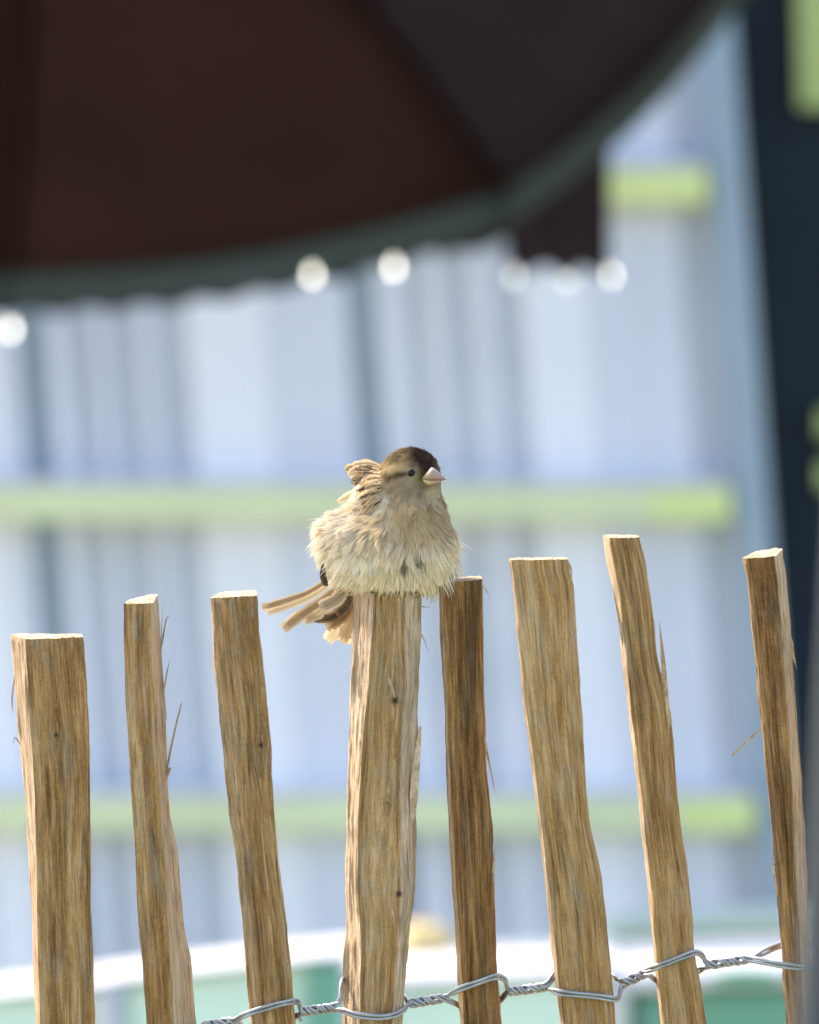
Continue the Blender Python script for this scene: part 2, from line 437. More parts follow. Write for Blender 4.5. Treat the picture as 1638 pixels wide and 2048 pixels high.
for i in range(8):
    V = []; F = []
    for ti in range(ntt+1):
        for si in range(ns+1):
            V.append(sag(i, si/ns, ti/ntt*.985))
    for ti in range(ntt):
        for si in range(ns):
            q = ti*(ns+1)+si; F.append((q, q+1, q+ns+2, q+ns+1))
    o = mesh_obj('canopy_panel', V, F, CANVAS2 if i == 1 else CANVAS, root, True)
    so_ = o.modifiers.new('cloth', 'SOLIDIFY'); so_.thickness = .0012
def hang(name, i, s0, s1, z0, z1fun, mat, n=24, off=.0, par=root):
    V = []; F = []
    for k in range(n+1):
        s = s0 + (s1-s0)*k/n
        p = sag(i, s, 0.0); out = (p-PC); out[2] = 0; out /= np.linalg.norm(out)
        p = p + out*(off + (.004*math.sin(s*40) if off > .005 else 0))
        zz = z1fun(s)
        for q in range(5):
            f = q/4
            V.append((p[0], p[1], p[2] - z0*(1-f) - zz*f))
    for k in range(n):
        for q in range(4):
            a = k*5+q; F.append((a, a+1, a+6, a+5))
    o = mesh_obj(name, V, F, mat, par, True)
    so_ = o.modifiers.new('cloth', 'SOLIDIFY'); so_.thickness = .001
    return o
for i in range(8):
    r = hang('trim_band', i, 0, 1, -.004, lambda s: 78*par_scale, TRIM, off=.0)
    if i == 1:
        f0 = rim[1]; hemz = P(1100, 540, rim[1][1])[2]
        def hem(s):
            p = sag(1, s, 0)
            return max(80*par_scale, p[2] - (hemz + .006*math.cos((s-.0)*math.pi*14)))
        hang('valance', i, 0, .36, .0, hem, CANVAS2, n=40, off=.006)
    else:
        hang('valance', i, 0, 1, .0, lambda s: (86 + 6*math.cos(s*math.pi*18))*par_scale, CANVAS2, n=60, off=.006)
hang('valance', 0, .86, 1, .0, lambda s: (100+6*math.cos(s*60))*par_scale, CANVAS2, n=20, off=.009)
for i in range(8):
    pts = [sag(i, 0, t) + PN*.008 for t in np.linspace(0.01, .985, 8)]
    V, F = tube(pts, .006, 6); mesh_obj('rib', V, F, CANVAS, root, True)
mast_x = PC[0]-1.75
V, F = tube([apex+PN*.05, apex-PN*.02, apex-PN*.10], [.035, .045, .02], 12); mesh_obj('hub', V, F, FRAME, root, True)
top_z = apex[2] + .35
arm = catmull([apex-PN*.08, apex-PN*.08+np.array([-.3,.05,.17]), (mast_x+.35, PC[1]+.42, top_z+.06), (mast_x, PC[1]+.5, top_z)], 6)
V, F = tube(arm, .022, 10); mesh_obj('arm', V, F, FRAME, root, True)
V, F = tube([(mast_x, PC[1]+.5, .03), (mast_x, PC[1]+.5, top_z+.02)], .03, 14); mesh_obj('mast', V, F, FRAME, root, True)
bx = []
for dz, s in ((0,.32),(.06,.32),(.08,.29)):
    bx += [(mast_x-s, PC[1]+.5-s, dz), (mast_x+s, PC[1]+.5-s, dz), (mast_x+s, PC[1]+.5+s, dz), (mast_x-s, PC[1]+.5+s, dz)]
mesh_obj('base', bx, [(3,2,1,0),(8,9,10,11)]+[(r*4+j, r*4+(j+1)%4, r*4+4+(j+1)%4, r*4+4+j) for r in range(2) for j in range(4)], FRAME, root)
# glowing beads added along the hem, standing in for bright glints
bm_, bt, bb = mat_new('hem_glint'); bb.inputs['Base Color'].default_value = (.9, .88, .8, 1)
bb.inputs['Emission Color'].default_value = (1, .95, .80, 1); bb.inputs['Emission Strength'].default_value = 1.9
dimm, bt, bb = mat_new('hem_glint_dim'); bb.inputs['Base Color'].default_value = (.9, .88, .8, 1)
bb.inputs['Emission Color'].default_value = (1, .97, .86, 1); bb.inputs['Emission Strength'].default_value = .55
def glint_bead(px, py, Y, r, m):
    c = P(px, py, Y); V = []; F = []
    prof = [(0, -1.0), (.5, -.87), (.87, -.5), (1, 0), (.87, .5), (.55, .84), (.4, 1.1), (.4, 2.2), (0, 2.2)]
    n = 12
    for rr, z in prof:
        for j in range(n):
            a = 2*math.pi*j/n; V.append((c[0]+r*rr*math.cos(a), c[1]+r*rr*math.sin(a), c[2]+r*z))
    for i in range(len(prof)-1):
        for j in range(n): F.append((i*n+j, i*n+(j+1)%n, (i+1)*n+(j+1)%n, (i+1)*n+j))
    return mesh_obj('hem_glint', V, F, m, root, True)
def rimY(px):   # plane on which the hem hangs there
    best = min((abs(((p:=sag(i, s, 0)) - CAM).dot(RT)/(p-CAM).dot(FW)*FOCUS/K + 819 - px), p[1]) for i in (0, 1, 7) for s in np.linspace(0, 1, 40))
    return best[1]
for px, py, m in [(22,662,bm_),(625,553,bm_),(788,538,bm_),(1028,555,dimm),(1135,562,dimm),(1220,553,bm_)]:
    glint_bead(px, py, rimY(px) if px < 1000 else rimY(1080), .0040, m)

# ------------------------------------------------------------------ leaning slate post in front of the fence
YF = -1.6
pa = P(1626, 1300, YF); pb = P(1578, 2048, YF)
dirn = (pa - pb)/(pa[2]-pb[2])
rp_ = .030
foot = pb - dirn*pb[2] + np.array([rp_, 0, 0]); foot[1] = YF
tip = foot + dirn*2.1; tip[1] = YF
V, F = tube([foot*(1-t)+tip*t for t in np.linspace(0, 1, 12)], [rp_*(1-.12*t) for t in np.linspace(0, 1, 12)], 24)
pl = empty('metal_pole', (foot[0], YF, 0))
tag(pl, 'slate grey metal pole leaning beside the end of the paling fence', 'pole')
mesh_obj('shaft', V, F, SLATE, pl, True)
V, F = tube([foot+np.array([0,0,-.02]), foot+np.array([0,0,.05])], .05, 24); mesh_obj('base_collar', V, F, SLATE, pl, True)
V, F = tube([tip-dirn*.01, tip+dirn*.015, tip+dirn*.03], [rp_*.95, rp_*.9, rp_*.4], 24); mesh_obj('cap', V, F, SLATE, pl, True)

# ------------------------------------------------------------------ chestnut paling fence
fence = empty('paling_fence', (0, 0, 0))
tag(fence, 'cleft chestnut paling fence bound with twisted galvanised wire', 'fence')

def smooth_interp(ys, tab_y, tab_v):
    v = np.interp(ys, tab_y, tab_v)
    return v

def pale(name, rows, ridges, corners, seed, tone=0.0, warm=0.4, knots=(), rough=1.0, streakdark=1.0, dx=0):
    """rows: (y, x_left, x_right, ridge...) traced down the stake; corners: list of (kind, dx, depth, y_top, fresh_lit_of_following_face)."""
    r = np.random.default_rng(seed)
    tab = np.array(rows, float); ty = tab[:, 0]
    y0 = ty[0]
    ys = np.concatenate([np.arange(y0, 2110, 3.5), np.linspace(2112, 2300, 8), np.linspace(2400, 6440, 22)])
    def col(c):
        last = (tab[-1, c]-tab[-4, c])/(ty[-1]-ty[-4]) * .6
        v = np.interp(ys, ty, tab[:, c])
        ext = ys > ty[-1]; v[ext] = tab[-1, c] + last*(ys[ext]-ty[-1])
        k = np.ones(7)/7; vp = np.pad(v, 3, mode='edge'); dense = np.convolve(vp, k, 'valid')
        v[ys < 2105] = dense[ys < 2105]
        return v
    xs = {'l': col(1), 'r': col(2)}
    for i in range(tab.shape[1]-3): xs['k%d' % i] = col(3+i)
    cx = [xs[k]+d for k, d, dep, yt, fr in corners]
    nc = len(corners)
    X = []; D = []; YT = []; FR = []; S = []
    s_acc = 0
    for i in range(nc):
        j = (i+1) % nc
        dep_i, dep_j = corners[i][2], corners[j][2]
        ln = math.hypot(float(np.mean(cx[j]-cx[i])), dep_j-dep_i)
        front = min(dep_i, dep_j) < 45
        m = max(2, int(round(ln/(3.0 if front else 9.0))))
        for q in range(m):
            f = q/m
            X.append(cx[i]*(1-f)+cx[j]*f); D.append(np.full(len(ys), dep_i*(1-f)+dep_j*f))
            YT.append(corners[i][3]*(1-f)+corners[j][3]*f); FR.append(corners[i][4]); S.append(s_acc+ln*f)
        s_acc += ln
    X = np.array(X).T; D = np.array(D).T; YT = np.array(YT); S = np.array(S); FR = np.array(FR, float)
    n = X.shape[1]; R = len(ys)
    # fibrous relief: streaks that run down the stake and slow waves
    def streaks(step, amp, cw):
        gr = r.normal(0, 1, (int((ys[-1]-y0)/step)+3, n))
        if cw > 1:
            ker = np.hanning(cw+2)[1:-1]; ker /= np.linalg.norm(ker)
            gr = np.array([np.convolve(np.concatenate([g_[-cw:], g_, g_[:cw]]), ker, 'same')[cw:-cw] for g_ in gr])
        u = (ys-y0)/step; i0 = u.astype(int); f = (u-i0)[:, None]; f = f*f*(3-2*f)
        return amp*(gr[i0]*(1-f)+gr[i0+1]*f)
    disp = rough*(streaks(60, .75, 1) + streaks(150, 1.3, 4) + streaks(45, .7, 7) + streaks(12, .28, 2))
    # outward direction in the section
    cxm = X.mean(1, keepdims=True); dm = D.mean(1, keepdims=True)
    tx = np.roll(X, -1, 1)-np.roll(X, 1, 1); td = np.roll(D, -1, 1)-np.roll(D, 1, 1)
    nx, nd = -td, tx
    ln = np.hypot(nx, nd)+1e-6; nx /= ln; nd /= ln
    sgn = np.sign(np.sum(nx*(X-cxm)+nd*(D-dm), axis=1, keepdims=True)); nx *= sgn; nd *= sgn
    fade = np.clip((ys-y0)/14, .25, 1)[:, None]
    X2 = X+nx*disp*fade*.75; D2 = D+nd*disp*fade*1.6
    Yg = ys[:, None] + (YT[None]-y0)*np.clip(1-(ys[:, None]-y0)/60, 0, 1)
    Yg[0] += r.normal(0, .6, n)
    SS = np.broadcast_to(S[None], (R, n)).copy(); TT = np.broadcast_to(ys[:, None], (R, n)).copy(); KN = np.zeros((R, n))
    for (kx, ky, kr) in knots:
        dxk = X2-kx; dyk = (Yg-ky)*.42; d2 = dxk**2+dyk**2
        frontm = (D < 40)
        SS += -np.sign(dxk)*kr*1.5*np.exp(-d2/(2*(kr*1.7)**2))*frontm
        KN = np.maximum(KN, np.exp(-((dxk**2+(Yg-ky)**2)/(kr*.62)**2)**1.5)*frontm)
        D2 += -kr*.35*np.exp(-d2/(2*(kr*1.4)**2))*frontm
    Pn = W((X2+dx).ravel(), Yg.ravel(), D2.ravel())
    verts = Pn
    idx = np.arange(R*n).reshape(R, n)
    a = idx[:-1]; b = idx[1:]
    F = np.stack([a, np.roll(a, -1, 1), np.roll(b, -1, 1), b], -1).reshape(-1, 4)
    guv = np.stack([SS.ravel(), TT.ravel(), np.full(R*n, seed*13.7)], -1)
    fr = np.broadcast_to(FR[None], (R, n)).copy()
    fr = np.clip(fr + streaks(200, .16, 5)*(fr > .02), 0, 1)
    # top end grain
    V = [tuple(v) for v in verts]; F = [tuple(f) for f in F]
    tb = len(V); ring = verts[idx[0]]
    ctr = ring.mean(0)
    mid = ring*.5+ctr*.5
    V += [tuple(v) for v in ring]+[tuple(v+np.array([0, 0, r.normal(0, .00012)])) for v in mid]+[tuple(ctr)]
    for j in range(n):
        k = (j+1) % n
        F.append((tb+k, tb+j, tb+n+j, tb+n+k)); F.append((tb+n+k, tb+n+j, tb+2*n))
    gtop = np.concatenate([np.stack([X2[0]*1.2, D[0]*3.0+500, np.full(n, seed*7.0)], -1), np.stack([X2[0]*.6+cxm[0]*.6, D[0]*1.5+530, np.full(n, seed*7.0)], -1), [[cxm[0, 0]*1.2, 560, seed*7.0]]])
    guv = np.vstack([guv, gtop])
    nt_ = 2*n+1
    fresh_lit = np.concatenate([fr.ravel(), np.full(nt_, .95)])
    tonea = np.concatenate([(tone + streaks(260, .05, 9)).ravel(), np.full(nt_, .25)])
    kna = np.concatenate([KN.ravel(), np.zeros(nt_)])
    warma = np.full(len(V), warm)
    o = mesh_obj(name, V, F, WOOD, fence, True, dict(guv=guv, fresh_lit=fresh_lit, tone=tonea, knot=kna, warm=warma))
    return o

def sliver(parent, pts, wpx, seed, fresh_lit=.9, dpx=2.0, taper=1.0):
    """a splinter: a flat tapering strip following pts (photo x, y, depth px)"""
    p = catmull(pts, 6); m = len(p)
    V = []; F = []
    t = np.linspace(0, 1, m)
    wd = wpx*np.clip(1-t**2*taper, .06, 1)*np.clip(.25+t*4, 0, 1)
    for i in range(m):
        a = p[max(0, i-1)]; b = p[min(m-1, i+1)]; d = (b-a)[:2]; d = d/(np.linalg.norm(d)+1e-9); q = np.array([-d[1], d[0]])
        for sx_, sd in ((-1, -.5), (1, -.5), (1, .5), (-1, .5)):
            V.append(W(p[i][0]+q[0]*wd[i]/2*sx_, p[i][1]+q[1]*wd[i]/2*sx_, p[i][2]+dpx*sd*(1-.7*t[i])))
    for i in range(m-1):
        for j in range(4): F.append((i*4+j, i*4+(j+1) % 4, i*4+4+(j+1) % 4, i*4+4+j))
    F += [(3, 2, 1, 0), tuple((m-1)*4+j for j in range(4))]
    nv = len(V)
    guv = np.array([[v % 4*3, 30*(v//4), seed*3.3] for v in range(nv)], float)
    return mesh_obj('splinter', V, F, WOOD, parent, False, dict(guv=guv, fresh_lit=np.full(nv, fresh_lit), tone=np.full(nv, .05), knot=np.zeros(nv), warm=np.full(nv, .2)))

p1 = pale('pale', [(1270,22,166,51),(1399,31,174,58),(1500,41,179,65),(1600,50,180,70),(1703,58,180,73),(1805,61.5,180.5,75),(1908,64,186,78),(2048,72,188,82)], 1,
          [('l',0,92,1269,.9),('k0',0,2,1279,0),('r',0,0,1274,0),('r',-4,70,1268,.3),('l',22,112,1267,.3)], 11, tone=.02, warm=.42, knots=[(112,1470,7)])
p2 = pale('pale', [(1208,247,315,306),(1262,248,318,306),(1331,250,323,309),(1434,254,331,314),(1536,260,333,318),(1638,266,341,323),(1703,270,356,328),(1805,274,363,335),(1870,279,372,338.6),(1908,283,380,342),(2048,292,391.5,349)], 1,
          [('l',0,0,1208,0),('k0',0,0,1206,1),('r',0,55,1189,.4),('r',-18,95,1189,.3),('l',10,60,1200,.3)], 22, tone=.06, warm=.45)
p3 = pale('pale', [(1192,420.5,514,446),(1262,426,517,450),(1331,430,525,458),(1434,439,535,470),(1502,446,540,478),(1536,450,541,480),(1638,460,549,486),(1703,472,554,496),(1805,483,565,508),(1855,488,574,515),(1880,489,575,517),(1925,492,579,520),(1993,498,584,524),(2048,503.6,589,530)], 1,
          [('l',0,16,1196,.25),('k0',0,0,1195,.02),('r',0,6,1191,.4),('r',-2,80,1180,.3),('l',20,100,1184,.3)], 33, tone=.02, warm=.45, knots=[(522,1490,9)], rough=1.5)
p4 = pale('pale', [(1186,707,841,747,808),(1262,704,841,744,809),(1365,699,839,738,813),(1434,697,832,730,806),(1502,697,831,725,803),(1638,694,831,716,800),(1753,692,831,716,803),(1787,692,829,717,803),(1855,692,819,722,798),(1923,688,813.6,722,795),(2048,685,803,720,785)], 2,
          [('l',0,84,1184,.85),('k0',0,0,1186,.05),('k0',5,9,1186,.0),('k1',-4,9,1186,.3),('k1',0,1,1186,.95),('r',0,16,1186,.4),('r',-8,95,1180,.3),('l',22,112,1180,.3)], 44, tone=.16, warm=.35, knots=[(790,1401,13),(798,1788,11),(775,1606,4)], rough=1.5)
p5 = pale('pale', [(1164,877,965),(1262,880,967),(1365,886,968),(1434,888,970),(1536,890.5,973),(1650,897,985),(1753,902.5,988),(1855,909,991),(1957,914.5,995),(2048,920,1002)], 0,
          [('l',0,22,1164,.5),('l',9,0,1166,0),('r',-12,0,1160,0),('r',0,20,1158,.35),('r',-4,80,1151,.3),('l',16,95,1156,.3)], 55, tone=-.24, warm=.55)
p6 = pale('pale', [(1119,1016,1136),(1150,1022,1138),(1160,1023,1145),(1235,1031,1150),(1352,1042,1157),(1429,1050,1162),(1546,1066,1171),(1640,1076,1178),(1678,1081,1185),(1756,1090,1202.5),(1834,1098.5,1212),(1912,1106,1218),(1989,1114,1226),(2048,1121,1230.6)], 0,
          [('l',0,26,1118,.6),('l',6,2,1120,.0),('r',-14,0,1119,.0),('r',0,14,1118,.3),('r',-5,75,1115,.3),('l',20,100,1115,.3)], 66, tone=.15, warm=.42)
p7 = pale('pale', [(1073,1206,1278,1219),(1118,1212,1290,1226),(1196,1228,1302,1240),(1274,1239.5,1310,1249),(1313,1244,1315,1253),(1352,1249,1324,1257),(1400,1254,1337,1262),(1429,1257,1341,1265),(1507,1265,1348,1273),(1600,1277,1356,1284),(1678,1285,1365,1292),(1756,1294,1378,1300),(1834,1300,1384,1306),(1912,1308,1389,1314),(1989,1315,1403,1322),(2048,1321,1413,1328)], 1,
          [('l',0,62,1070,.9),('k0',0,0,1076,0),('r',-10,0,1075,0),('r',0,14,1074,.3),('r',-6,70,1070,.3),('l',18,90,1069,.3)], 77, tone=.07, warm=.45)
p8 = pale('pale', [(1114,1484,1565,1551),(1157,1495,1573,1557),(1235,1500.5,1578,1563),(1352,1512,1588,1573),(1429,1520,1596,1576),(1546,1533,1604,1584),(1640,1541,1608,1588),(1678,1545,1611,1590),(1756,1552,1615,1594),(1834,1558,1618,1598),(1912,1564,1621,1602),(2048,1572.6,1628,1610)], 1,
          [('l',0,12,1116,.1),('l',14,0,1117,0),('k0',0,0,1112,1),('r',0,45,1098,.4),('r',-14,90,1096,.3),('l',26,70,1103,.3)], 88, tone=-.16, warm=.55)

# a few more stakes of the same fence past both ends
for src, off in ((p5, -1030), (p3, -760), (p1, 1720), (p2, 1730)):
    o = src.copy(); C.objects.link(o)
    o.location.x += off*K

# splinters standing off the split edges
sliver(p2, [(333,1440,50),(326,1370,52),(322,1290,50),(326,1205,48)], 4, 1)
sliver(p2, [(322,1300,50),(332,1240,48),(340,1235,46)], 4, 2)
sliver(p2, [(330,1560,50),(341,1500,46),(352,1450,44),(363,1406,42)], 5, 3, fresh_lit=.5, taper=.6)
sliver(p2, [(322,1420,50),(333,1350,46),(340,1318,44)], 4, 4)
sliver(p2, [(327,1565,40),(338,1540,36),(342,1535,34)], 9, 14, fresh_lit=.2)
sliver(p1, [(42,1490,40),(30,1475,38),(27,1490,36)], 3, 5)
sliver(p1, [(30,1350,50),(24,1400,46),(27,1430,46)], 4, 6)
sliver(p4, [(824,1650,8),(830,1560,4),(836,1500,4),(841,1452,4)], 17, 7, fresh_lit=.6, dpx=8, taper=.8)
sliver(p4, [(838,1212,14),(850,1214,10),(862,1214,8)], 3, 8)
sliver(p4, [(838,1265,14),(845,1272,12),(858,1306,8)], 4, 9)
sliver(p4, [(790,1395,-3),(780,1365,-6),(776,1345,-7)], 7, 15, fresh_lit=.5)
sliver(p4, [(789,1850,-3),(786,1825,-6),(780,1812,-6)], 4, 16)
sliver(p5, [(968,1470,10),(975,1510,6),(983,1550,4),(991,1588,2)], 5, 10, fresh_lit=.1)
sliver(p5, [(980,1780,16),(987,1740,14),(990,1695,10)], 8, 17, fresh_lit=.7)
sliver(p5, [(962,1170,10),(972,1180,8),(981,1197,6)], 2.5, 18)
sliver(p7, [(1337,1480,8),(1332,1410,4),(1326,1320,3),(1319,1245,2)], 15, 11, fresh_lit=.15, dpx=9, taper=.97)
sliver(p8, [(1523,1456,8),(1495,1482,0),(1465,1511,-6)], 6, 12, fresh_lit=.6, taper=.3)
sliver(p8, [(1580,1270,46),(1586,1310,44),(1594,1338,42)], 9, 13, fresh_lit=.1)
sliver(p8, [(1549,1710,10),(1547,1740,8),(1551,1770,8)], 6, 19)
sliver(p6, [(1136,1122,8),(1142,1140,6),(1144,1170,8)], 5, 20, fresh_lit=.5)
sliver(p7, [(1246,1290,8),(1237,1230,4),(1224,1172,6)], 7, 21, fresh_lit=.8)

# ---- binding wire: two strands of two wires, twisted together between the stakes
gaps = [((-110,2118),(-40,2112)),((215,2092),(262,2084)),((406,2052),(468,2042)),((602,2024),(672,2014)),((820,2008),(888,1996)),((1018,1984),(1090,1974)),
        ((1244,1968),(1292,1946)),((1414,1930),(1496,1918)),((1668,1925),(1740,1915))]
BK = 116
cross = [  # for the stake after each gap: (front strand control points, back strand control points, which strand is in front)
    ([(0,2114,30),(60,2118,-6),(140,2110,-6),(196,2100,20)], [(0,2106,60),(40,2104,BK),(180,2098,BK),(205,2095,60)]),
    ([(275,2086,20),(300,2076,-6),(360,2066,-4),(398,2058,40)], [(270,2090,50),(290,2090,BK),(380,2070,BK),(402,2058,60)]),
    ([(482,2033,2),(506,2024,-7),(550,2011,-7),(580,2004,-6),(595,2003,14),(600,2012,30)], [(480,2048,40),(500,2056,BK),(575,2040,BK),(596,2030,50)]),
    ([(686,2021,10),(712,2030,-8),(760,2035,-8),(792,2029,-6),(812,2016,12)], [(681,2002,30),(683,1975,44),(688,1960,70),(704,1972,BK),(800,1990,BK),(813,2000,50)]),
    ([(902,1987,4),(928,1975,-7),(968,1961,-7),(994,1953,-4),(1010,1960,14),(1014,1974,26)], [(905,2004,24),(921,2012,44),(940,2014,BK),(990,2006,BK),(1004,1998,50)]),
    ([(1106,1982,6),(1130,1987,-7),(1195,1993,-7),(1226,1998,-5),(1237,1996,14),(1240,1982,26)], [(1100,1962,30),(1110,1950,50),(1124,1948,BK),(1220,1950,BK),(1230,1956,50)]),
    ([(1306,1937,2),(1335,1926,-7),(1370,1912,-7),(1392,1905,-4),(1405,1912,14),(1410,1922,24)], [(1302,1953,30),(1312,1961,50),(1325,1962,BK),(1385,1946,BK),(1400,1940,50)]),
    ([(1512,1920,10),(1545,1927,-4),(1575,1932,-7),(1615,1936,-5),(1640,1934,30)], [(1520,1908,30),(1545,1897,50),(1566,1889,80),(1580,1888,BK),(1630,1890,BK),(1650,1905,60)]),
]
WR = 3.5
def strand_path(strand, wire):
    pts = []
    base = {0: 0.0, 1: math.pi}[strand]
    for gi, ((ax, ay), (bx_, by)) in enumerate(gaps):
        turns = [1.6, 1.2, 1.3, 1.75, 1.4, 1.6, 1.25, 1.75, 1.5][gi]
        m = int(turns*16)
        L = math.hypot(bx_-ax, by-ay); px_, py_ = -(by-ay)/L, (bx_-ax)/L
        for k in range(m+1):
            t = k/m
            tt = t + .035*math.sin(t*9+gi*2)
            ph = base + wire*1.25 + 2*math.pi*turns*tt + gi*1.3
            rr = 7.0 + (.6 if wire else 0)
            o = rr*math.cos(ph); dd = rr*math.sin(ph)
            pts.append((ax+(bx_-ax)*t+px_*o, ay+(by-ay)*t+py_*o, 34+dd))
        if gi < len(cross):
            fr, bk = cross[gi]
            infront = (gi % 2 == strand)
            seq = np.array(fr if infront else bk, float)
            off = (-1 if wire == 0 else 1)*3.5
            for k, q in enumerate(catmull(seq, 5)):
                pts.append((q[0]+(off*.35 if not infront else 0)+ .3*math.sin(k), q[1]+off*(1+.12*math.sin(k*.7+gi)), q[2]+(wire*1.2)))
    pts = np.array(pts)
    k = np.array([.25, .5, .25])
    for c in range(3):
        pts[1:-1, c] = np.convolve(pts[:, c], k, 'valid')
    return W(pts[:, 0], pts[:, 1], pts[:, 2])
for s_ in (0, 1):
    for w_ in (0, 1):
        V, F = tube(strand_path(s_, w_), WR*K, 8)
        mesh_obj('wire', V, F, GALV, fence, True)
# clipped wire end sticking out of the twist
V, F = tube(W(np.array([598,600,603]), np.array([2030,2036,2042]), np.array([26,22,20])), WR*K, 8); mesh_obj('wire_end', V, F, GALV, fence, True)

# ------------------------------------------------------------------ the sparrow
HEAD = np.array([822., 955., 24.])
ELL = [ (HEAD, (60, 60, 58)), ((827, 970, 10), (47, 46, 46)),
        ((790, 968, 40), (44, 46, 50)),
        ((828, 1030, 16), (66, 62, 62)), ((770, 1025, 55), (76, 76, 74)),
        ((790, 1100, 34), (112, 76, 92)), ((845, 1095, 22), (66, 72, 78)), ((700, 1080, 48), (64, 56, 78)),
        ((740, 1125, 40), (82, 52, 80)), ((815, 1135, 30), (78, 42, 70)), ((705, 1120, 100), (50, 50, 52)) ]
ELL = [(np.array(c, float), np.array(r, float)) for c, r in ELL]
def sdf(p):
    d = None
    for c, r in ELL:
        q = (p-c); k0 = np.linalg.norm(q/r, axis=-1); k1 = np.linalg.norm(q/r**2, axis=-1)+1e-9
        e = k0*(k0-1)/k1
        if d is None: d = e
        else:
            k = 20.0; hh = np.clip(.5+.5*(d-e)/k, 0, 1)
            d = d*(1-hh)+e*hh - k*hh*(1-hh)
    return d
def grad(p):
    e = .7; g_ = np.stack([sdf(p+np.eye(3)[i]*e)-sdf(p-np.eye(3)[i]*e) for i in range(3)], -1)
    return g_/(np.linalg.norm(g_, axis=-1, keepdims=True)+1e-9)
def surf_at(x, y):
    ds = np.arange(-120, 140, 1.0); pp = np.stack([np.full_like(ds, x), np.full_like(ds, y), ds], -1)
    v = sdf(pp); i = np.argmax(v < 0); return ds[i]

def icosphere(level):
    t = (1+5**.5)/2
    v = [(-1,t,0),(1,t,0),(-1,-t,0),(1,-t,0),(0,-1,t),(0,1,t),(0,-1,-t),(0,1,-t),(t,0,-1),(t,0,1),(-t,0,-1),(-t,0,1)]
    f = [(0,11,5),(0,5,1),(0,1,7),(0,7,10),(0,10,11),(1,5,9),(5,11,4),(11,10,2),(10,7,6),(7,1,8),(3,9,4),(3,4,2),(3,2,6),(3,6,8),(3,8,9),(4,9,5),(2,4,11),(6,2,10),(8,6,7),(9,8,1)]
    v = [np.array(a, float)/np.linalg.norm(a) for a in v]
    for _ in range(level):
        cache = {}; nf = []
        def mid(a, b):
            key = (min(a, b), max(a, b))
            if key not in cache:
                m = v[a]+v[b]; v.append(m/np.linalg.norm(m)); cache[key] = len(v)-1
            return cache[key]
        for a, b, c in f:
            x, y, z = mid(a, b), mid(b, c), mid(c, a)
            nf += [(a, x, z), (b, y, x), (c, z, y), (x, y, z)]
        f = nf
    return np.array(v), np.array(f)

def g2(p, cx, cy, sx_, sy_, rot=0.0):
    dx = p[:, 0]-cx; dy = p[:, 1]-cy; c, s = math.cos(rot), math.sin(rot)
    u = (dx*c+dy*s)/sx_; v = (-dx*s+dy*c)/sy_
    return np.exp(-.5*(u*u+v*v))
def mixc(col, w_, c): w_ = np.clip(w_, 0, 1)[:, None]; return col*(1-w_)+np.array(c)[None]*w_
def sstep(a, b, x): t = np.clip((x-a)/(b-a), 0, 1); return t*t*(3-2*t)

